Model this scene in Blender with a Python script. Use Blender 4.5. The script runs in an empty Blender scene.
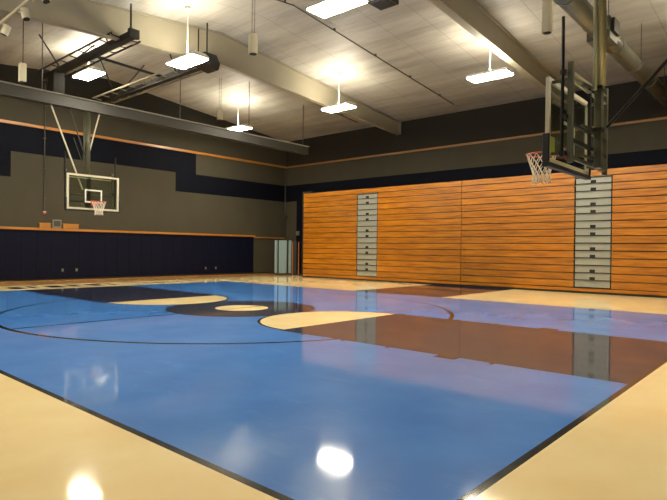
import bpy, bmesh, math, random
from mathutils import Vector, Matrix
random.seed(7)
C = bpy.context.scene
COL = C.collection

# ------------------------------------------------------------------ camera
cam_data = bpy.data.cameras.new('camera')
cam = bpy.data.objects.new('camera', cam_data)
COL.objects.link(cam)
C.camera = cam
cam_data.sensor_width = 36.0
cam_data.lens = 549.17 / 667 * 36
cam_data.shift_y = 2.35 / 667
cam_data.clip_end = 200
r_ = (0.66207669, -0.74935222, 0.01121249)
u_ = (-0.00353716, 0.01183657, 0.99992369)
f_ = (0.74942775, 0.66206582, -0.00518613)
cam.matrix_world = Matrix(((r_[0], u_[0], -f_[0], 0), (r_[1], u_[1], -f_[1], 0), (r_[2], u_[2], -f_[2], 1.49), (0, 0, 0, 1)))

# ------------------------------------------------------------------ world and exposure
w = bpy.data.worlds.new('world')
C.world = w
w.use_nodes = True
w.node_tree.nodes['Background'].inputs[0].default_value = (0.9, 0.85, 0.75, 1)
w.node_tree.nodes['Background'].inputs[1].default_value = 0.02
C.view_settings.view_transform = 'Standard'
C.view_settings.look = 'None'
C.view_settings.gamma = 1
C.view_settings.use_curve_mapping = False
C.view_settings.exposure = 1.25
LAMP_DOWN, LAMP_UP = 60.0, 52.0
LAMP_COL = (1.0, 0.90, 0.70)

# ------------------------------------------------------------------ materials
def lin(c):
    return tuple(((v / 255) / 12.92 if v / 255 <= 0.04045 else ((v / 255 + 0.055) / 1.055) ** 2.4) for v in c) + (1,)

class NT:
    def __init__(s, name):
        s.m = bpy.data.materials.new(name)
        s.m.use_nodes = True
        s.t = s.m.node_tree
        s.b = s.t.nodes['Principled BSDF']
        s._c = {}
    def node(s, kind, **kw):
        n = s.t.nodes.new(kind)
        for k, v in kw.items():
            setattr(n, k, v)
        return n
    def put(s, sock, v):
        if hasattr(v, 'links') or isinstance(v, bpy.types.NodeSocket):
            s.t.links.new(v, sock)
        else:
            sock.default_value = v
    def math(s, op, a, b=0.0, c=None, clamp=False):
        n = s.node('ShaderNodeMath', operation=op, use_clamp=clamp)
        s.put(n.inputs[0], a); s.put(n.inputs[1], b)
        if c is not None: s.put(n.inputs[2], c)
        return n.outputs[0]
    def xyz(s):
        if 'p' not in s._c:
            g = s.node('ShaderNodeNewGeometry')
            q = s.node('ShaderNodeSeparateXYZ')
            s.t.links.new(g.outputs['Position'], q.inputs[0])
            s._c['p'] = (q.outputs[0], q.outputs[1], q.outputs[2], g.outputs['Position'])
        return s._c['p']
    def rng(s, v, a, b):
        return s.math('MULTIPLY', s.math('GREATER_THAN', v, a), s.math('LESS_THAN', v, b))
    def rect(s, u, v, u0, u1, v0, v1):
        return s.math('MULTIPLY', s.rng(u, u0, u1), s.rng(v, v0, v1))
    def dist(s, u, v, cu, cv):
        a = s.math('SUBTRACT', u, cu); b = s.math('SUBTRACT', v, cv)
        return s.math('SQRT', s.math('ADD', s.math('MULTIPLY', a, a), s.math('MULTIPLY', b, b)))
    def mul(s, a, b): return s.math('MULTIPLY', a, b)
    def any(s, *m):
        r = m[0]
        for k in m[1:]: r = s.math('MAXIMUM', r, k)
        return r
    def mix(s, fac, a, b):
        n = s.node('ShaderNodeMix', data_type='RGBA')
        s.put(n.inputs[0], fac); s.put(n.inputs[6], a); s.put(n.inputs[7], b)
        return n.outputs[2]
    def noise(s, scale, vec_scale=(1, 1, 1), detail=4, coord=None, rough=0.5):
        if coord is None: coord = s.xyz()[3]
        mp = s.node('ShaderNodeMapping')
        mp.inputs['Scale'].default_value = vec_scale
        s.t.links.new(coord, mp.inputs[0])
        n = s.node('ShaderNodeTexNoise')
        n.inputs['Scale'].default_value = scale
        n.inputs['Detail'].default_value = detail
        n.inputs['Roughness'].default_value = rough
        s.t.links.new(mp.outputs[0], n.inputs['Vector'])
        return n.outputs['Fac']
    def ramp(s, v, a, b):
        n = s.node('ShaderNodeMapRange')
        s.put(n.inputs[0], v); n.inputs[1].default_value = a; n.inputs[2].default_value = b
        return n.outputs[0]
    def bump(s, h, dist, strength=1.0):
        n = s.node('ShaderNodeBump')
        n.inputs['Strength'].default_value = strength
        n.inputs['Distance'].default_value = dist
        s.put(n.inputs['Height'], h)
        s.t.links.new(n.outputs[0], s.b.inputs['Normal'])

def simple(name, rgb, rough=0.6, metal=0.0, var=0.12, scale=3.0, vs=(1, 1, 1), coat=0.0, spec=.5):
    n = NT(name)
    n.b.inputs['Specular IOR Level'].default_value = spec
    c = lin(rgb)
    d = tuple(x * (1 - var) for x in c[:3]) + (1,)
    n.put(n.b.inputs['Base Color'], n.mix(n.noise(scale, vs), d, c))
    n.b.inputs['Roughness'].default_value = rough
    n.b.inputs['Metallic'].default_value = metal
    n.b.inputs['Coat Weight'].default_value = coat
    n.b.inputs['Coat Roughness'].default_value = 0.15
    return n.m

def emitter(name, rgb, strength):
    n = NT(name)
    n.b.inputs['Base Color'].default_value = (0.8, 0.8, 0.8, 1)
    n.b.inputs['Emission Color'].default_value = rgb + (1,)
    n.b.inputs['Emission Strength'].default_value = strength
    return n.m

CX, CY = 8.81, 10.83           # centre of the court
X0, X1, Y0, Y1 = 2.27, 15.38, 1.57, 20.07
def floor_material():
    n = NT('painted_sports_floor')
    x, y, z, p = n.xyz()
    navy, cream, blue, black = lin((35, 41, 64)), lin((248, 226, 172)), lin((68, 130, 208)), lin((5, 5, 6))
    wear = n.noise(1.3, (1, 1, 1), 6)
    fine = n.noise(9, (1, 1, 1), 5)
    cream_v = n.mix(n.ramp(wear, .35, .65), lin((242, 214, 156)), cream)
    blue_v = n.mix(n.ramp(wear, .3, .7), lin((56, 116, 196)), blue)
    sc = n.noise(3.0, (1, .35, 1), 6, rough=.7)
    blue_v = n.mix(n.mul(n.ramp(sc, .55, .8), .35), blue_v, lin((104, 160, 222)))
    c = cream_v
    # orange wall reflection painted in and dark lettering strokes on the end strip
    c = n.mix(n.rect(x, y, -2, 24.2, 22.4, 25.5), c, lin((214, 160, 92)))
    strokes = n.any(*[n.rect(x, y, a, b, 20.75, 21.75) for a, b in ((6.9, 7.35), (7.55, 7.75), (8.15, 8.7), (8.95, 9.3), (9.7, 10.2), (10.5, 10.7))])
    c = n.mix(strokes, c, navy)
    # navy bands across the side strips
    c = n.mix(n.rect(x, y, -1.6, 20.95, 9.0, 12.68), c, navy)
    c = n.mix(n.rect(x, y, X0, X1, Y0, Y1), c, blue_v)
    # big circle and centre line
    d = n.dist(x, y, CX, CY)
    D = n.dist(x, y, 8.75, 10.89)
    c = n.mix(n.rng(D, 5.19, 5.29), c, black)
    c = n.mix(n.mul(n.rng(y, CY - .04, CY + .04), n.math('LESS_THAN', D, 5.24)), c, black)
    # keys
    kx0, kx1 = 6.92, 10.62
    c = n.mix(n.any(n.rect(x, y, kx0, kx1, Y0, 7.4), n.rect(x, y, kx0, kx1, 14.26, Y1)), c, navy)
    # arc of the big circle shows on the key too
    c = n.mix(n.rng(D, 5.19, 5.29), c, black)
    marks = []
    for s in (0, 1):
        def Yv(a, b): return (a, b) if s == 0 else (2 * CY - b, 2 * CY - a)
        for a, b, wd in ((3.72, 4.06, .2), (4.9, 4.96, .12), (5.8, 5.86, .12), (6.72, 6.78, .12), (3.2, 3.26, .12)):
            q = Yv(a, b)
            marks += [n.rect(x, y, kx0 - wd, kx0, *q), n.rect(x, y, kx1, kx1 + wd, *q)]
        q = Yv(Y0, 7.4)
        marks += [n.rect(x, y, kx0 - .03, kx0 + .02, *q), n.rect(x, y, kx1 - .02, kx1 + .03, *q)]
    c = n.mix(n.any(*marks), c, black)
    # centre circle
    c = n.mix(n.math('LESS_THAN', d, 1.83), c, navy)
    c = n.mix(n.rng(d, 1.79, 1.84), c, black)
    c = n.mix(n.math('LESS_THAN', d, .66), c, cream_v)
    c = n.mix(n.mul(n.math('LESS_THAN', d, .6), n.rng(y, CY - .04, CY + .04)), c, lin((196, 140, 80)))
    # free-throw half circles
    for cy, side in ((7.4, 'GREATER_THAN'), (14.26, 'LESS_THAN')):
        e = n.dist(x, y, 8.77, cy)
        half = n.math(side, y, cy)
        c = n.mix(n.mul(n.math('LESS_THAN', e, 1.82), half), c, black)
        c = n.mix(n.mul(n.math('LESS_THAN', e, 1.76), half), c, cream_v)
    # boundary line
    inside = n.rect(x, y, X0 + .03, X1 - .02, Y0 + .035, Y1 - .02)
    outer = n.rect(x, y, X0 - .035, X1 + .02, Y0 - .03, Y1 + .03)
    c = n.mix(n.mul(outer, n.math('SUBTRACT', 1.0, inside)), c, black)
    n.put(n.b.inputs['Base Color'], c)
    n.b.inputs['Roughness'].default_value = 0.45
    n.b.inputs['Specular IOR Level'].default_value = 0.05
    n.b.inputs['Coat Weight'].default_value = 1.0
    n.b.inputs['Coat IOR'].default_value = 1.36
    n.put(n.b.inputs['Coat Roughness'], n.math('ADD', .052, n.mul(n.ramp(wear, .3, .7), .025)))
    return n.m

def ceiling_material():
    n = NT('faced_roof_insulation')
    x, y, z, p = n.xyz()
    st = n.noise(1.1, (1.6, .22, 1), 5)
    st2 = n.noise(4.5, (2.2, .25, 1), 4)
    c = n.mix(n.ramp(st, .3, .7), lin((142, 139, 130)), lin((174, 171, 162)))
    c = n.mix(n.mul(n.ramp(st2, .45, .75), .22), c, lin((106, 102, 94)))
    fy = n.math('FRACT', n.math('DIVIDE', n.math('ADD', y, 3.8), 1.52))
    seam = n.math('LESS_THAN', fy, .022)
    fx = n.math('FRACT', n.math('DIVIDE', n.math('ADD', x, 2.2), 1.66))
    purl = n.math('LESS_THAN', fx, .045)
    c = n.mix(n.mul(seam, .35), c, lin((80, 76, 66)))
    c = n.mix(n.mul(purl, .12), c, lin((100, 92, 80)))
    n.put(n.b.inputs['Base Color'], c)
    n.b.inputs['Roughness'].default_value = 0.55
    h = n.math('ADD', n.math('ABSOLUTE', n.math('SUBTRACT', fx, .5)), n.mul(st2, .5))
    n.bump(h, .06, .5)
    return n.m

TAUPE, NAVY = (70, 67, 56), (6, 9, 21)
def wall_material(kind):
    n = NT('painted_wall_' + kind)
    x, y, z, p = n.xyz()
    v = n.noise(1.2, (1, 1, .4), 4)
    c = n.mix(v, lin((62, 59, 49)), lin(TAUPE))
    if kind == 'far':
        m = n.any(n.rect(x, z, -3, 8.31, 4.4, 6.62), n.rect(x, z, 8.3, 16.25, 5.48, 6.62),
                  n.rect(x, z, 16.2, 17.46, 4.48, 6.62), n.rect(x, z, 17.4, 25, 4.48, 5.5))
        c = n.mix(m, c, lin(NAVY))
        j = n.math('LESS_THAN', n.math('FRACT', n.math('DIVIDE', z, .2)), .03)
        c = n.mix(n.mul(j, .18), c, lin((46, 42, 34)))
        c = n.mix(n.math('GREATER_THAN', z, 7.9), c, lin((40, 38, 33)))
    if kind == 'bleacher_side':
        m = n.any(n.rect(y, z, -5, 26, 4.48, 5.5), n.rect(y, z, 23.6, 24.5, 0, 5.0))
        c = n.mix(n.math('GREATER_THAN', z, 6.72), c, lin((46, 43, 37)))
        c = n.mix(m, c, lin(NAVY))
    n.put(n.b.inputs['Base Color'], c)
    n.b.inputs['Roughness'].default_value = 0.75
    n.b.inputs['Specular IOR Level'].default_value = 0.12
    n.bump(n.noise(30), .004, .4)
    return n.m

def wood(name, a, b, rough=.32, coat=.5, axis=1):
    n = NT(name)
    oi = n.node('ShaderNodeObjectInfo')
    vs = [7, 7, 7]; vs[axis] = .45
    add = n.node('ShaderNodeVectorMath', operation='ADD')
    n.t.links.new(n.xyz()[3], add.inputs[0])
    comb = n.node('ShaderNodeCombineXYZ')
    for i in range(3): n.put(comb.inputs[i], n.mul(oi.outputs['Random'], 37.0))
    n.t.links.new(comb.outputs[0], add.inputs[1])
    g = n.noise(2.2, tuple(vs), 6, coord=add.outputs[0], rough=.6)
    c = n.mix(n.ramp(g, .3, .7), lin(a), lin(b))
    k = n.math('ADD', .86, n.mul(oi.outputs['Random'], .2))
    hsv = n.node('ShaderNodeHueSaturation')
    n.put(hsv.inputs['Color'], c); n.put(hsv.inputs['Value'], k)
    n.t.links.new(hsv.outputs[0], n.b.inputs['Base Color'])
    n.b.inputs['Roughness'].default_value = rough
    n.b.inputs['Coat Weight'].default_value = coat
    n.b.inputs['Coat Roughness'].default_value = .2
    return n.m

def glass_material():
    n = NT('clear_board_glass')
    t = n.node('ShaderNodeBsdfTransparent'); t.inputs[0].default_value = (.90, .93, .86, 1)
    g = n.node('ShaderNodeBsdfGlossy'); g.inputs[0].default_value = (1, 1, 1, 1); g.inputs['Roughness'].default_value = .04
    lw = n.node('ShaderNodeLayerWeight')
    fac = n.math('ADD', .04, n.mul(.7, n.math('POWER', lw.outputs['Facing'], 5.0)))
    mx = n.node('ShaderNodeMixShader')
    n.t.links.new(fac, mx.inputs[0]); n.t.links.new(t.outputs[0], mx.inputs[1]); n.t.links.new(g.outputs[0], mx.inputs[2])
    n.t.links.new(mx.outputs[0], n.t.nodes['Material Output'].inputs[0])
    return n.m

M = dict(
    floor=floor_material(), ceiling=ceiling_material(), wall_far=wall_material('far'), wall_side=wall_material('bleacher_side'), wall=wall_material('plain'),
    pad=simple('navy_vinyl', (9, 14, 34), .55, 0, .2, 2, spec=.12),
    trim=wood('orange_stained_trim', (150, 100, 34), (176, 120, 46), .4, .3, 0),
    trim_y=wood('orange_stained_rail', (132, 94, 44), (152, 108, 52), .5, .1, 1),
    row=wood('varnished_bleacher_wood', (118, 68, 6), (176, 112, 14), .35, .35, 1),
    kick=simple('black_rubber', (16, 14, 13), .7),
    step=simple('grey_aisle_step_paint', (140, 142, 134), .38, .1, .1, 4),
    gap=simple('dark_interior', (20, 14, 10), .9),
    steel=simple('tan_painted_steel', (150, 143, 124), .5, .0, .12, 2),
    grey=simple('grey_painted_steel', (58, 56, 50), .42, .1, .15, 2),
    dark=simple('dark_painted_steel', (38, 36, 33), .42, .3, .2, 5),
    black=simple('black_painted_steel', (20, 20, 20), .4, .2),
    mast=simple('satin_zinc_steel', (172, 172, 146), .3, .55, .12, 4),
    sleeve=simple('grey_green_steel', (92, 91, 72), .42, .1, .15, 4),
    pale=simple('cream_painted_steel', (214, 206, 178), .4, .1, .08),
    white=simple('white_enamel', (226, 224, 212), .4, 0, .06),
    duct=simple('galvanised_duct', (112, 109, 94), .33, .45, .2, 6),
    orange=simple('orange_rim_enamel', (206, 66, 34), .35),
    net=simple('white_nylon_cord', (232, 220, 196), .8),
    glass=glass_material(), padblack=simple('black_edge_padding', (17, 17, 20), .55),
    table=simple('pale_blue_laminate', (108, 130, 134), .4, 0, .08),
    tableb=simple('dark_teal_laminate', (30, 46, 54), .5, 0, .1),
    orangepole=simple('orange_varnished_pole', (190, 104, 34), .4),
    red=simple('red_plastic', (180, 40, 24), .4), grill=simple('black_grille_cloth', (24, 24, 24), .8),
    box=simple('grey_plastic', (112, 112, 100), .5), lime=simple('lime_reflection_colour', (150, 168, 44), .6),
    lamp_down=emitter('glowing_lens', LAMP_COL, LAMP_DOWN), lamp_up=emitter('glowing_uplight_slots', LAMP_COL, LAMP_UP),
)

# ------------------------------------------------------------------ mesh helpers
class MB:
    def __init__(s): s.bm = bmesh.new()
    def box(s, x0, x1, y0, y1, z0, z1, rot=None, piv=None):
        vs = [s.bm.verts.new((x, y, z)) for x in (x0, x1) for y in (y0, y1) for z in (z0, z1)]
        for f in ((0, 1, 3, 2), (4, 6, 7, 5), (0, 4, 5, 1), (2, 3, 7, 6), (0, 2, 6, 4), (1, 5, 7, 3)):
            s.bm.faces.new([vs[i] for i in f])
        if rot is not None:
            piv = Vector(piv)
            for v in vs: v.co = rot @ (v.co - piv) + piv
        return s
    def prism(s, pts, n0, n1, plane='xz'):
        def P(a, b, c):
            return {'xz': (a, c, b), 'yz': (c, a, b), 'xy': (a, b, c)}[plane]
        A = [s.bm.verts.new(P(a, b, n0)) for a, b in pts]; B = [s.bm.verts.new(P(a, b, n1)) for a, b in pts]
        s.bm.faces.new(A); s.bm.faces.new(B[::-1])
        for i in range(len(pts)):
            j = (i + 1) % len(pts)
            s.bm.faces.new((A[i], B[i], B[j], A[j]))
        return s
    def tube(s, a, b, r, n=12, r2=None, cap=True):
        a, b = Vector(a), Vector(b); d = (b - a).normalized()
        q = d.to_track_quat('Z', 'Y')
        r2 = r if r2 is None else r2
        A, B = [], []
        for i in range(n):
            t = 2 * math.pi * i / n + math.pi / n
            o = q @ Vector((math.cos(t), math.sin(t), 0))
            A.append(s.bm.verts.new(a + o * r)); B.append(s.bm.verts.new(b + o * r2))
        for i in range(n):
            j = (i + 1) % n
            s.bm.faces.new((A[i], A[j], B[j], B[i]))
        if cap: s.bm.faces.new(A[::-1]); s.bm.faces.new(B)
        return s
    def bar(s, a, b, w, h=None):
        return s.tube(a, b, w * .7071, 4)
    def lathe(s, cx, cy, prof, n=20):
        rings = []
        for r, z in prof:
            rings.append([s.bm.verts.new((cx + r * math.cos(2 * math.pi * i / n), cy + r * math.sin(2 * math.pi * i / n), z)) for i in range(n)])
        for k in range(len(prof) - 1):
            for i in range(n):
                j = (i + 1) % n
                s.bm.faces.new((rings[k][i], rings[k][j], rings[k + 1][j], rings[k + 1][i]))
        return s
    def ring(s, cx, cy, cz, R, r, n=28, m=8):
        g = []
        for i in range(n):
            t = 2 * math.pi * i / n
            g.append([s.bm.verts.new((cx + (R + r * math.cos(2 * math.pi * k / m)) * math.cos(t), cy + (R + r * math.cos(2 * math.pi * k / m)) * math.sin(t), cz + r * math.sin(2 * math.pi * k / m))) for k in range(m)])
        for i in range(n):
            for k in range(m):
                s.bm.faces.new((g[i][k], g[(i + 1) % n][k], g[(i + 1) % n][(k + 1) % m], g[i][(k + 1) % m]))
        return s
    def build(s, name, mat, parent=None, bevel=0, smooth=False):
        off = Vector((0, 0, 0)); q = parent
        while q is not None:
            off += q.location; q = q.parent
        for v in s.bm.verts: v.co -= off
        bmesh.ops.recalc_face_normals(s.bm, faces=s.bm.faces)
        me = bpy.data.meshes.new(name)
        s.bm.to_mesh(me); s.bm.free()
        me.materials.append(M[mat])
        o = bpy.data.objects.new(name, me)
        COL.objects.link(o)
        if parent is not None: o.parent = parent
        if smooth:
            for p in me.polygons: p.use_smooth = True
        if bevel:
            b = o.modifiers.new('bevel', 'BEVEL'); b.width = bevel; b.segments = 2; b.limit_method = 'ANGLE'
        return o

def tag(o, label, cat, group=None):
    o['label'] = label; o['category'] = cat
    if group: o['group'] = group
    return o
def thing(name, label, cat, loc, group=None):
    o = bpy.data.objects.new(name, None); COL.objects.link(o); o.location = loc
    o.empty_display_size = .2
    return tag(o, label, cat, group)
def copy_tree(o, parent=None):
    c = o.copy(); COL.objects.link(c); c.parent = parent
    for ch in list(o.children): copy_tree(ch, c)
    return c
def struct(name, mb, mat, **k):
    o = mb.build(name, mat, **k); o['kind'] = 'structure'
    return o
def copy_thing(src, delta, label, group=None):
    c = copy_tree(src); c.location = Vector(src.location) + Vector(delta); c['label'] = label
    if group: c['group'] = group
    return c

# ------------------------------------------------------------------ the room
XL, XR, YN, YF = -1.6, 24.2, -3.8, 25.5
XRIDGE, ZRIDGE, SL = 12.5, 9.5, .1026
def roof(x): return ZRIDGE - SL * abs(x - XRIDGE)

struct('floor', MB().box(XL - .2, XR + .2, YN - .2, YF + .2, -.2, 0), 'floor')
cm = MB()
cm.prism([(XL - .2, roof(XL - .2)), (XRIDGE, ZRIDGE), (XR + .2, roof(XR + .2)), (XR + .2, roof(XR) + .3), (XRIDGE, ZRIDGE + .3), (XL - .2, roof(XL) + .3)], YN - .2, YF + .2, 'xz')
struct('ceiling', cm, 'ceiling')
gable = [(XL, 0), (XR, 0), (XR, roof(XR) + .02), (XRIDGE, ZRIDGE + .02), (XL, roof(XL) + .02)]
struct('wall_far', MB().prism(gable, YF, YF + .2, 'xz'), 'wall_far')
struct('wall_near', MB().prism(gable, YN - .2, YN, 'xz'), 'wall')
struct('wall_right', MB().box(XR, XR + .2, YN, YF, 0, roof(XR)), 'wall_side')
struct('wall_left', MB().box(XL - .2, XL, YN, YF, 0, roof(XL)), 'wall')
struct('trim_1', MB().box(XL, XR, YF - .05, YF, 6.62, 6.74), 'trim', bevel=.008)
struct('trim_2', MB().box(XR - .05, XR, YN, YF - .05, 6.62, 6.72), 'trim_y', bevel=.008)
struct('trim_3', MB().box(XL, 21.6, YF - .14, YF, 2.19, 2.29), 'trim', bevel=.008)
struct('trim_4', MB().box(21.6, XR - .05, YF - .05, YF, 2.13, 2.20), 'trim', bevel=.008)
struct('baseboard_far', MB().box(XL, XR, YF - .02, YF, 0, .06), 'kick')

# roof rafters (tapering steel frames)
def rafter(Y, label, zr):
    t = thing('roof_rafter', label, 'rafter', (XR, Y, 0), 'tan steel roof rafters')
    zb = lambda x: zr - (zr - 7.66) * abs(x - XRIDGE) / (XR - XRIDGE)
    a, b = XL + .02, XR - .02
    MB().prism([(a, zb(a)), (XRIDGE, zb(XRIDGE)), (b, zb(b)), (b, roof(b) - .02), (XRIDGE, ZRIDGE - .02), (a, roof(a) - .02)], Y - .012, Y + .012, 'xz').build('web', 'steel', t)
    MB().prism([(a, zb(a) - .03), (XRIDGE, zb(XRIDGE) - .03), (b, zb(b) - .03), (b, zb(b)), (XRIDGE, zb(XRIDGE)), (a, zb(a))], Y - .13, Y + .13, 'xz').build('bottom_flange', 'steel', t)
    MB().prism([(a, roof(a) - .04), (XRIDGE, ZRIDGE - .04), (b, roof(b) - .04), (b, roof(b) - .015), (XRIDGE, ZRIDGE - .015), (a, roof(a) - .015)], Y - .12, Y + .12, 'xz').build('top_flange', 'steel', t)
    MB().box(b - .03, b, Y - .13, Y + .13, zb(b) - .03, roof(b) - .02).build('end_plate', 'steel', t)
rafter(16.8, 'tan steel rafter passing behind the middle hanging lamp, farther of the two', 8.35)
rafter(8.1, 'wide tan steel rafter crossing the ceiling just left of the near hoop', 8.55)

# low hung beam that carries the far hoop
YB = 19.55
t = thing('support_beam', 'long grey steel beam hung level below the roof near the far wall', 'beam', (20.0, YB, 6.29))
MB().box(XL + .02, 20.0, YB - .1, YB + .1, 6.33, 6.66).build('beam_body', 'grey', t)
MB().box(XL + .02, 20.0, YB - .17, YB + .17, 6.66, 6.70).build('top_flange', 'steel', t)  # lit top edge of the grey beam put in as lighter steel
MB().box(XL + .02, 20.0, YB - .17, YB + .17, 6.29, 6.33).build('bottom_flange', 'grey', t)
for x in (2.5, 7.3, 12.6, 16.2, 19.7):
    MB().tube((x, YB, 6.7), (x, YB, roof(x) - .0), .016, 8).build('hanger_rod', 'grey', t)

# ------------------------------------------------------------------ wall pads
pads = []
x = 21.54; k = 0
proto = None
while x - .61 > XL:
    if proto is None:
        proto = thing('wall_pad', 'navy vinyl wall pad, the last one towards the corner by the folded tables', 'wall pad', (x - .305, YF, .07), 'navy pads along the far wall')
        MB().box(x - .608, x - .002, YF - .06, YF, .07, 2.18).build('cushion', 'pad', proto, bevel=.008)
    else:
        copy_thing(proto, (-.61 * k, 0, 0), 'tall navy vinyl pad in the row below the orange ledge')
    x -= .61; k += 1

# small fittings on the pads and wall
def outlet(x, z, label):
    t = thing('wall_socket', label, 'socket', (x, YF - .06, z), 'small sockets low on the navy pads')
    MB().box(x - .045, x + .045, YF - .085, YF - .061, z - .065, z + .065).build('plate', 'box', t, bevel=.005)
    MB().box(x - .02, x + .02, YF - .092, YF - .086, z - .035, z + .035).build('socket_face', 'box', t)
outlet(10.43, .43, 'pale socket plate low on the navy pads, leftmost of four')
outlet(11.05, .43, 'pale socket plate low on the navy pads, second from left')
outlet(18.11, .38, 'small socket plate on the pads right of the far hoop, left of the pair')
outlet(18.79, .38, 'small socket plate on the pads right of the far hoop, right of the pair')
t = thing('fire_alarm', 'small white and red alarm on the far wall above the grey box', 'alarm', (9.64, YF, 2.98))
MB().box(9.56, 9.72, YF - .08, YF, 2.95, 3.03).build('housing', 'box', t, bevel=.01)
MB().box(9.59, 9.69, YF - .10, YF - .0805, 2.98, 3.01).build('strobe', 'white', t)
MB().box(9.57, 9.71, YF - .07, YF, 2.89, 2.948).build('horn', 'red', t, bevel=.01)
for xa, xb, lab in ((9.40, 9.90, 'short orange wooden box on the ledge, left of the small grey box'), (10.40, 11.12, 'longer orange wooden box on the ledge, right of the small grey box')):
    t = thing('wooden_box', lab, 'wooden box', ((xa + xb) / 2, YF, 2.29), 'orange wooden boxes on the ledge')
    MB().box(xa + .02, xb - .02, YF - .13, YF - .012, 2.30, 2.49).build('front_board', 'trim', t, bevel=.008)
    MB().box(xa, xb, YF - .135, YF - .01, 2.49, 2.52).build('lid', 'trim', t)
t = thing('control_box', 'small grey box on the ledge between two orange wooden boxes', 'box', (10.14, YF - .1, 2.29))
MB().box(9.95, 10.34, YF - .14, YF - .01, 2.295, 2.68).build('case', 'box', t, bevel=.015)
MB().box(10.0, 10.29, YF - .149, YF - .1405, 2.38, 2.62).build('front_panel', 'grey', t)
t = thing('wall_conduit', 'thin dark pipe running down the far wall left of the hoop', 'pipe', (9.6, YF - .03, 3.1))
MB().tube((9.62, YF - .075, 3.07), (9.62, YF - .075, 8.6), .022, 8).build('pipe', 'grey', t)
for z in (3.6, 4.9, 6.2, 7.6): MB().box(9.57, 9.67, YF - .11, YF, z, z + .04).build('clip', 'grey', t)
t = thing('corner_conduit', 'thin pale pipe standing in the corner beside the bleachers', 'pipe', (24.1, YF - .08, 0))
MB().tube((24.07, YF - .09, 0), (24.07, YF - .09, 6.5), .03, 8).build('pipe', 'grey', t)
MB().box(24.0, 24.19, YF - .19, YF - .02, 3.4, 3.6).build('junction_box', 'grey', t, bevel=.01)
tag(MB().box(24.08, 24.19, 24.2, 24.42, 2.35, 2.6).build('reflection_spot', 'box', bevel=.01), 'reflection spot built as a small grey box on the dark wall strip beside the bleachers end', 'box')  # grey box stands in for a pale reflection on the wall strip

# ------------------------------------------------------------------ bleachers
XB = 20.9
N, RH, ZB = 15, .2680, .20
def bank(label, y_lo, y_hi, aisle_lo, aisle_hi, cut):
    t = thing('telescopic_bleacher', label, 'bleacher', (XB, y_lo, 0), 'closed wooden bleachers')
    MB().box(XB + .3, XB + 1.5, y_lo + .03, y_hi - .03, .0, 4.30).build('understructure', 'gap', t)
    MB().box(XB + .05, XB + .32, y_lo + .02, y_hi - .02, 0, .075).build('floor_skid', 'kick', t)
    MB().box(XB + .012, XB + .045, y_lo + .01, y_hi - .01, .078, ZB - .012).build('kick_board', 'row', t)
    MB().box(XB + .02, XB + 1.45, y_lo + .02, y_hi - .02, 4.33, 4.37).build('top_deck', 'row', t)
    segs = [(y_lo, aisle_lo), (aisle_hi, y_hi)]
    rnd = random.Random(int(y_lo * 10))
    for i in range(N + 1):
        z0 = ZB + i * RH
        if i == N: hh = .235
        else: hh = RH
        for a, b in (segs if i < N else [(y_lo, y_hi)]):
            jx = rnd.uniform(-.006, .006)
            m = MB().box(XB + jx, XB + .035 + jx, a + .012, b - .012, z0 + .016, z0 + hh - .012)
            m.box(XB + .035 + jx, XB + .34, a + .012, b - .012, z0 + hh - .05, z0 + hh - .013)
            m.build('seat_row', 'row', t, bevel=.006)
    # aisle steps
    MB().box(XB + .30, XB + .34, aisle_lo, aisle_hi, 0, ZB + N * RH).build('aisle_back', 'gap', t)
    for i in range(N):
        z0 = ZB + i * RH
        top = N - 1 - i
        a, b = aisle_lo + .03, aisle_hi - .03
        hx = top % 3 in (0, 1)
        xo = XB + .02
        m = MB()
        if hx:
            yc = (a + b) / 2
            hw, hh = .095, .125
            m.box(xo, xo + .02, a, yc - hw, z0 + .034, z0 + RH - .014)
            m.box(xo, xo + .02, yc + hw, b, z0 + .034, z0 + RH - .014)
            m.box(xo, xo + .02, yc - hw, yc + hw, z0 + .01 + hh, z0 + RH - .014)
        else:
            m.box(xo, xo + .02, a, b, z0 + .034, z0 + RH - .014)
        m.box(xo - .03, xo + .27, a, b, z0 + RH - .014, z0 + RH - .0035)
        st = m.build('aisle_step', 'step', t)
        if hx:
            MB().box(xo + .03, xo + .05, yc - .1, yc + .1, z0 + .012, z0 + .14).build('foot_hole', 'kick', st)
    MB().box(XB - .005, XB + .06, aisle_lo, aisle_hi, ZB + N * RH - .05, ZB + N * RH + .012).build('aisle_cap', 'kick', t)
    if cut:
        MB().box(XB + .02, XB + 1.5, y_hi, y_hi + .10, 0, 4.55).build('end_panel', 'kick', t)
        MB().box(XB + .06, XB + .5, y_hi - .5, y_hi, ZB + N * RH + .222, 4.55).build('end_cap', 'kick', t)
bank('closed orange wooden bleacher bank left of the thin upright joint', 11.3, 20.64, 15.72, 16.96, True)
bank('closed orange wooden bleacher bank right of the thin upright joint, under the near hoop', 1.95, 11.3, 5.46, 6.71, False)

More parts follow.
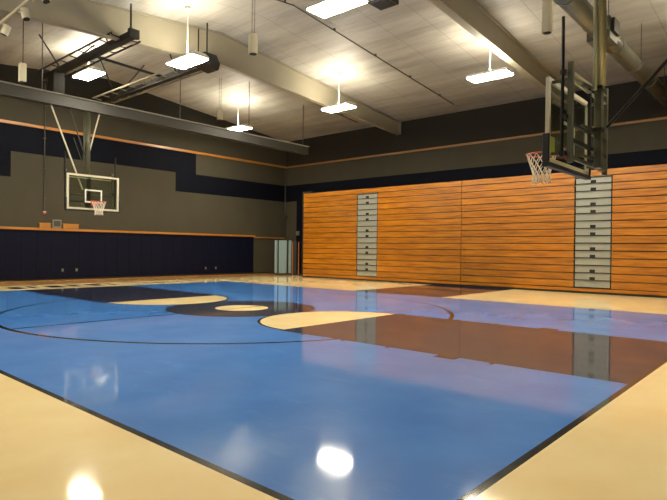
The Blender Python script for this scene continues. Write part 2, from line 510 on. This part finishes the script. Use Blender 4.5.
# ------------------------------------------------------------------ basketball hoops
def hoop(name, label, yb, s, mast_top, braces, tall_rods, xc=8.81, mm='mast'):
    """backboard plane at y = yb, rim on the +s side, mast on the -s side."""
    t = thing('basketball_hoop', label, 'basketball hoop', (xc, yb, 2.75), 'ceiling hung basketball hoops')
    x0, x1, z0, z1 = xc - .92, xc + .92, 2.78, 3.99
    bb = MB().box(x0 + .03, x1 - .03, yb - .006, yb + .006, z0 + .03, z1 - .03).build('backboard', 'glass', t)
    m = MB()
    m.box(x0, x0 + .07, yb - .025, yb + .025, z0, z1).box(x1 - .07, x1, yb - .025, yb + .025, z0, z1)
    m.box(x0 + .07, x1 - .07, yb - .025, yb + .025, z0, z0 + .06).box(x0 + .07, x1 - .07, yb - .025, yb + .025, z1 - .06, z1)
    m.build('border_frame', 'pale', bb)
    m = MB(); fy0, fy1 = sorted((yb + s * .007, yb + s * .011))
    w, h, tz = .305, .46, 3.03
    m.box(xc - w, xc - w + .05, fy0, fy1, tz, tz + h).box(xc + w - .05, xc + w, fy0, fy1, tz, tz + h)
    m.box(xc - w + .05, xc + w - .05, fy0, fy1, tz, tz + .05).box(xc - w + .05, xc + w - .05, fy0, fy1, tz + h - .05, tz + h)
    m.build('target_square', 'white', bb)
    m = MB()
    m.box(x0 - .05, x1 + .05, yb - .05, yb + .05, z0 - .07, z0 - .002)
    m.box(x0 - .05, x0 - .002, yb - .05, yb + .05, z0, z0 + .40).box(x1 + .002, x1 + .05, yb - .05, yb + .05, z0, z0 + .40)
    m.build('edge_padding', 'padblack', t, bevel=.012)
    # rim and net
    rc = yb + s * .42; rz = 3.05
    rim = MB().ring(xc, rc, rz, .229, .011).build('rim', 'orange', t, smooth=True)
    by0, by1 = sorted((yb + s * .03, yb + s * .20))
    m = MB().box(xc - .07, xc + .07, by0, by1, rz - .03, rz - .012)
    qy0, qy1 = sorted((yb + s * .012, yb + s * .03))
    m.box(xc - .1, xc + .1, qy0, qy1, rz - .12, rz + .06)
    m.tube((xc - .1, yb + s * .03, rz - .1), (xc - .1, yb + s * .26, rz - .012), .009, 8).tube((xc + .1, yb + s * .03, rz - .1), (xc + .1, yb + s * .26, rz - .012), .009, 8)
    m.build('rim_bracket', 'orange', rim)
    m = MB(); n = 12
    lv = [(.225, 0), (.20, -.09), (.17, -.18), (.14, -.27), (.125, -.35), (.14, -.46)]
    def P(k, i):
        r, dz = lv[k]; a = 2 * math.pi * (i + (.5 if k % 2 else 0)) / n
        return (xc + r * math.cos(a), rc + r * math.sin(a), rz + dz)
    for k in range(len(lv) - 1):
        for i in range(n):
            m.tube(P(k, i), P(k + 1, i), .0065, 5, cap=False)
            m.tube(P(k, i), P(k + 1, i - 1 if k % 2 == 0 else i + 1), .0065, 5, cap=False)
    m.build('net', 'net', t)
    # frame behind the glass
    yf = yb - s * .26
    ym = yb - s * .44
    def yb2(a, b): return (min(yb - s * a, yb - s * b), max(yb - s * a, yb - s * b))
    for q in (-1, 1):
        MB().box(xc + q * .83 - .035, xc + q * .83 + .035, *yb2(.26, .33), z0 - .03, z1 + .17).build('upright_channel', 'sleeve', t)
        MB().tube((xc + q * .89, yb - s * .20, z0 + .05), (xc + q * .89, yb - s * .20, tall_rods), .024, 10).build('height_rod', 'black', t)
        for z in (z0 + .1, z0 + .62, z1 + .03):
            MB().box(xc + q * .86 - .05, xc + q * .86 + .05, *yb2(.17, .255), z - .03, z + .03).build('rod_clamp', 'dark', t)
        for z in (z0 + .12, z1 - .06):
            MB().bar((xc + q * .80, yb - s * .027, z), (xc + q * .80, yb - s * .26, z), .04).build('glass_mount', 'sleeve', t)
    for z, mt, hh in ((z0 + .02, 'sleeve', .05), (z0 + .26, 'dark', .06), (z0 + .50, 'dark', .04), (z1 - .10, 'mast', .03), (z1 + .02, 'mast', .03)):
        MB().box(xc - .8, xc + .8, *yb2(.28, .32), z, z + hh).build('cross_bar', mt, t)
    for z in (z0 + .12, z0 + .55, z1 - .05):
        for q in (-1, 1):
            MB().bar((xc + q * .08, ym + s * .06, z), (xc + q * .45, yb - s * .325, z), .035).build('support_arm', 'sleeve', t)
    MB().box(xc - .03, xc + .03, *yb2(.28, .32), z0 + .03, z1 + .03).build('centre_post', 'dark', t)
    MB().box(xc - .10, xc + .04, ym - .05, ym + .05, z0 - .03, 3.98).build('mast_sleeve', 'sleeve', t, bevel=.01)
    MB().tube((xc - .02, ym, 3.981), (xc - .02, ym, mast_top), .088, 16).build('mast', mm, t, smooth=True)
    MB().tube((xc - .13, ym + .03, 3.9), (xc - .13, ym + .03, mast_top), .032, 12).build('guide_tube', mm, t, smooth=True)
    for z in (3.3, 3.92):
        if z < mast_top - .05:
            MB().box(xc - .12, xc + .06, ym - .07, ym + .07, z, z + .04).build('mast_collar', 'dark', t)
    for a, b, r, mt in braces:
        MB().tube(a, b, r, 8).build('diagonal_brace', mt, t)
    return t
far = hoop('far', 'glass hoop in front of the far wall, hung from the grey beam', 19.1, -1, 6.29,
     [((7.59, YB, 6.29), (8.66, 19.5, 3.5), .026, 'pale'), ((8.2, YB, 6.29), (8.74, YB, 4.75), .022, 'grey'),
      ((9.26, YB, 6.29), (8.9, YB, 4.85), .024, 'pale'), ((8.35, YB, 5.3), (8.76, YB, 4.2), .014, 'grey')], 4.75, 8.86, 'sleeve')
near = hoop('near', 'large near glass hoop seen edge on in front of the bleachers at right', 2.93, 1, roof(8.81) - .02,
     [((8.86, 2.40, 3.36), (8.86, .2, 5.72), .024, 'black'), ((8.86, .2, 5.72), (8.86, -1.2, 7.22), .024, 'black')], 4.80)
MB().box(7.97, 8.16, 2.912, 2.920, 2.92, 3.16).build('lime_reflection', 'lime', near)  # lime plate paints in a green reflection on the glass

# folded hoop frames under the roof
def boom(name, label, X, ya, yb_, z, rail_mat):
    t = thing('folding_hoop_frame', label, 'hoop frame', (X, ya, z), 'folded up frames under the roof')
    MB().box(X - .11, X + .11, ya, yb_, z - .1, z + .1).build('main_tube', 'dark', t)
    for q in (-1, 1):
        MB().tube((X + q * .48, ya + .5, z + .03), (X + q * .48, yb_ - .4, z + .03), .035, 8).build('side_rail', rail_mat, t)
        y = ya + .6
        while y < yb_ - .4:
            MB().tube((X + q * .1, y, z), (X + q * .48, y, z + .03), .022, 6).build('rung', rail_mat, t)
            y += .75
    for y in (ya + 1.5, yb_ - 1.6):
        for q in (-1, 1):
            MB().tube((X + q * .1, y, z + .1), (X + q * 1.0, y - .5, roof(X + q * 1.0)), .028, 8).build('roof_strut', 'dark', t)
    MB().box(X - .16, X + .16, ya - .05, ya + .1, z - .12, z + .15).build('pivot_block', 'dark', t)
    MB().tube((X, ya + .2, z + .15), (X, ya + .2, roof(X)), .03, 8).build('roof_strut', 'dark', t)
    return t
b1 = boom('a', 'dark ladder like frame folded up under the roof above the far hoop', 8.65, 16.0, 22.9, 8.1, 'dark')
MB().box(8.35, 8.75, 21.3, 21.8, 7.25, 8.0).build('hoist_box', 'dark', b1)
b2 = boom('b', 'ladder like frame folded up right of the far hoop, with tan rails and rungs', 11.55, 16.6, 24.4, 8.0, 'steel')  # rails and rungs in tan steel, paler than on the first frame
tag(MB().tube((8.55, 19.3, 8.255), (11.65, 19.3, 8.16), .05, 8).build('cross_pipe', 'dark'), 'dark pipe joining the two folded frames under the roof', 'pipe')
t = thing('loudspeaker', 'dark wedge shaped loudspeaker under the roof beside the hanging lamp', 'loudspeaker', (11.65, 16.2, 7.6))
MB().prism([(11.2, 7.85), (11.78, 7.74), (11.86, 8.0), (11.7, 8.26), (11.2, 8.26)], 15.9, 16.52, 'xz').build('cabinet', 'black', t, bevel=.02)
MB().box(11.27, 11.68, 15.88, 15.898, 7.9, 8.2).build('grille', 'grill', t)
MB().tube((11.5, 16.2, 8.26), (11.5, 16.2, roof(11.5)), .025, 8).build('hanger', 'dark', t)
t = thing('roof_loudspeaker', 'dark speaker box hanging at the top edge beside the nearest lamp', 'loudspeaker', (11.6, 8.4, 7.6))
MB().box(11.3, 11.95, 8.35, 8.95, 7.95, 8.4).build('cabinet', 'black', t, bevel=.02)
MB().box(11.38, 11.87, 8.42, 8.88, 7.935, 7.948).build('grille', 'grill', t)
MB().tube((11.62, 8.65, 8.4), (11.62, 8.65, roof(11.62)), .025, 8).build('hanger', 'dark', t)

# ------------------------------------------------------------------ hanging lamps
proto = None
LP = [(10.12, 15.32, 7.5, 'glowing lamp hanging just left of the dark wedge shaped loudspeaker'),
      (17.6, 15.35, 7.5, 'glowing lamp on a rod over the middle of the bleachers, by the farther rafter'),
      (10.15, 8.95, 7.5, 'glowing lamp cut by the top edge of the picture, the nearest one'),
      (17.65, 8.53, 7.5, 'glowing lamp on a rod left of the near hoop and under the wide rafter'),
      (17.5, 21.97, 7.5, 'small glowing lamp on a rod by the far corner above the grey beam'),
      (9.7, 21.4, 8.2, 'glowing lamp behind the dark folded frame above the far hoop'),
      (2.5, 15.3, 7.5, 'hanging lamp near the wall behind the camera, middle of its row'),
      (2.5, 8.6, 7.5, 'hanging lamp near the wall behind the camera, nearest the camera'),
      (2.5, 22.0, 7.5, 'hanging lamp near the left wall, at the far end of its row'),
      (17.6, 1.9, 7.5, 'hanging lamp outside the picture at right, beyond the near hoop'),
      (10.1, 1.9, 7.5, 'hanging lamp outside the picture above the near hoop')]
for (x, y, z, lab) in LP:
    t = thing('pendant_lamp', lab, 'lamp', (x, y, z), 'hanging gym lamps')
    W, L = .33, .72
    MB().prism([(x - W, z + .06), (x - W * .55, z + .13), (x + W * .55, z + .13), (x + W, z + .06), (x + W, z), (x - W, z)], y - L, y + L, 'xz').build('housing', 'white', t)
    MB().box(x - W + .02, x + W - .02, y - L + .02, y + L - .02, z - .035, z - .002).build('lens', 'lamp_down', t)
    MB().box(x - W * .45, x + W * .45, y - L + .1, y + L - .1, z + .132, z + .14).build('uplight', 'lamp_up', t)
    MB().tube((x, y, z + .14), (x, y, roof(x)), .022, 8).build('rod', 'white', t)
    MB().lathe(x, y, [(.001, roof(x) - .09), (.09, roof(x) - .09), (.09, roof(x) + .02)], 16).build('canopy', 'white', t)

# ------------------------------------------------------------------ hanging canisters
def canister(x, y, z, r, h, label, mat='pale'):
    t = thing('hanging_canister', label, 'canister light', (x, y, z), 'cylinder fittings hung from the roof')
    MB().lathe(x, y, [(.001, z), (r, z), (r, z + h), (r * .5, z + h + .02), (.001, z + h + .02)], 20).build('shell', mat, t)
    MB().lathe(x, y, [(.001, z - .006), (r * .86, z - .006), (r * .86, z - .001)], 20).build('dark_mouth', 'kick', t)
    for q in (-1, 1):
        MB().tube((x + q * .05, y, z + h + .01), (x + q * .05, y, roof(x + q * .05)), .008, 6).build('cord', 'grey', t)
canister(10.68, 12.73, 7.3, .135, .58, 'pale cylinder with a dark mouth hanging in the middle of the ceiling')
canister(14.66, 5.47, 7.3, .13, .85, 'pale cylinder hanging at the top edge left of the near hoop')
canister(15.22, 20.4, 7.3, .13, .5, 'small pale cylinder hanging left of the farthest corner lamp')
t = thing('hanging_box', 'pale upright box hanging above the left end of the grey beam', 'box light', (6.15, 17.9, 6.4))
MB().box(6.04, 6.22, 17.82, 18.0, 6.40, 6.95).build('shell', 'pale', t, bevel=.02)
MB().box(6.06, 6.20, 17.84, 17.98, 6.382, 6.398).build('dark_mouth', 'kick', t)
MB().tube((6.14, 17.9, 6.95), (6.14, 17.9, roof(6.14)), .012, 6).build('cord', 'grey', t)
# lighting track with tilted spot heads at the upper left
t = thing('spotlight_track', 'pale track pipe sloping across the upper left corner', 'track', (5.1, 15.6, 7.5))
MB().tube((5.05, 12.5, 7.5), (5.17, 19.0, 7.5), .03, 10).build('pipe', 'pale', t)
for y in (13.2, 18.2): MB().tube((5.1, y, 7.5), (5.1, y, roof(5.1)), .015, 8).build('hanger_rod', 'grey', t)
def spot(x, y, z, d, label):
    t = thing('spotlight', label, 'spotlight', (x, y, z), 'spotlights on the upper left track')
    a = Vector((x, y, z)); d = Vector(d).normalized()
    MB().tube(a + Vector((0, 0, .0)), a + d * .26, .10, 18).build('barrel', 'pale', t)
    MB().tube(a + d * .25, a + d * .275, .085, 18).build('dark_mouth', 'kick', t)
    MB().bar((5.1 + .045, y, 7.46), a + d * .1, .03).build('yoke', 'pale', t)
spot(5.27, 16.5, 7.44, (-.3, .25, -1), 'pale spotlight on the upper left track, cut by the left picture edge')
spot(5.28, 15.35, 7.56, (.15, -.25, -1), 'pale spotlight with dark mouth on the upper left track, middle one')
spot(5.38, 14.45, 7.78, (.3, -.3, -1), 'spotlight on the upper left track cut by the top picture edge')

# ------------------------------------------------------------------ duct
YD, ZD, RD = 4.3, 7.22, .235
t = thing('round_duct', 'thick round metal duct running behind the near hoop mast to the wall', 'duct', (16, YD, ZD))
m = MB(); m.tube((9.0, YD, ZD), (XR, YD, ZD), RD, 28); m.build('duct_pipe', 'duct', t, smooth=True)
for x in (10.5, 12.5, 14.5, 16.5, 18.5, 20.5, 22.5):
    MB().tube((x, YD, ZD), (x + .05, YD, ZD), RD + .012, 28).build('duct_seam', 'duct', t)
for x in (11.5, 15.9, 19.5, 23.0):
    MB().tube((x, YD, ZD + RD), (x, YD, roof(x)), .01, 6).build('hanger_wire', 'grey', t)
rot = Matrix.Rotation(math.radians(0), 3, 'X')
MB().box(15.0, 15.7, YD - .28, YD + .28, ZD - .28, ZD + .28).build('square_collar', 'sleeve', t, bevel=.01)
MB().box(15.1, 15.6, YD - .36, YD - .28, ZD - .1, ZD + .24).build('register', 'dark', t)

# ------------------------------------------------------------------ pipes on the ceiling
def roofpipe(x0, x1, y, dz, r, label):
    t = thing('roof_pipe', label, 'pipe', (x0, y, roof(x0)), 'thin pipes on the ceiling')
    xs = [x0] + ([XRIDGE] if x0 < XRIDGE < x1 else []) + [x1]
    for a, b in zip(xs, xs[1:]):
        MB().tube((a, y, roof(a) - dz), (b, y, roof(b) - dz), r, 8).build('pipe', 'grey', t)
    k = x0 + .5
    while k < x1:
        MB().box(k, k + .04, y - .03, y + .03, roof(k) - dz, roof(k) + .005).build('clip', 'grey', t); k += 2.4
roofpipe(2.0, 23.0, 12.9, .08, .02, 'thin dark pipe along the ceiling between the two rafters')
roofpipe(2.0, 23.0, 18.7, .08, .02, 'thin dark pipe along the ceiling beyond the farther rafter')

# ------------------------------------------------------------------ folded tables in the corner
def folded(name, label, cx, cy, w, h, ang, panels, mat):
    t = thing('folded_table', label, 'folded table', (cx, cy, 0), 'tables folded upright in the corner')
    R = Matrix.Rotation(ang, 3, 'Z'); pv = (cx, cy, 0)
    for (a, b, d0, d1) in panels:
        m = MB(); m.box(cx + a, cx + b, cy + d0, cy + d1, .12, h, R, pv); m.build('table_panel', mat, t, bevel=.012)
    m = MB(); m.box(cx - w / 2, cx + w / 2, cy - .03, cy + .03, .09, .12, R, pv); m.box(cx - w * .4, cx + w * .4, cy - .02, cy + .02, .12, h - .15, R, pv); m.build('frame', 'black', t)
    for q in (-1, 1):
        for e in (-1, 1):
            c = R @ Vector((q * max(w / 2 - .08, .03), e * .12, 0)) + Vector((cx, cy, 0))
            m = MB(); m.tube((c.x - .015, c.y, .045), (c.x + .015, c.y, .045), .045, 12); m.build('caster', 'kick', t)
            m = MB(); m.bar((c.x, c.y, .05), tuple(R @ Vector((q * max(w / 2 - .08, .03), 0, 0)) + Vector((cx, cy, .1))), .02); m.build('caster_arm', 'black', t)
AG = math.radians(-48.5)
folded('a', 'pale blue folding table folded upright on casters in the far corner', 21.57, 22.82, 1.04, 1.98, AG,
       [(-.52, -.36, -.12, .0), (-.28, .17, -.16, -.11), (.27, .42, -.12, .0)], 'table')
folded('b', 'dark teal folded table standing between the pale table and the bleachers', 22.0, 22.33, .15, 1.94, AG, [(-.065, .065, -.10, -.04)], 'tableb')
def pole(x, y, label):
    t = thing('standing_pole', label, 'pole', (x, y, 0), 'orange poles in the corner')
    MB().tube((x, y, .04), (x, y, 1.9), .026, 10).build('shaft', 'orangepole', t)
    MB().lathe(x, y, [(.001, .04), (.035, .04), (.045, 0), (.001, 0)], 16).build('foot', 'kick', t)
pole(21.76, 22.32, 'thin orange pole standing just right of the pale folded table')
pole(22.10, 22.17, 'thin orange pole standing by the bleachers end, right of the dark folded table')
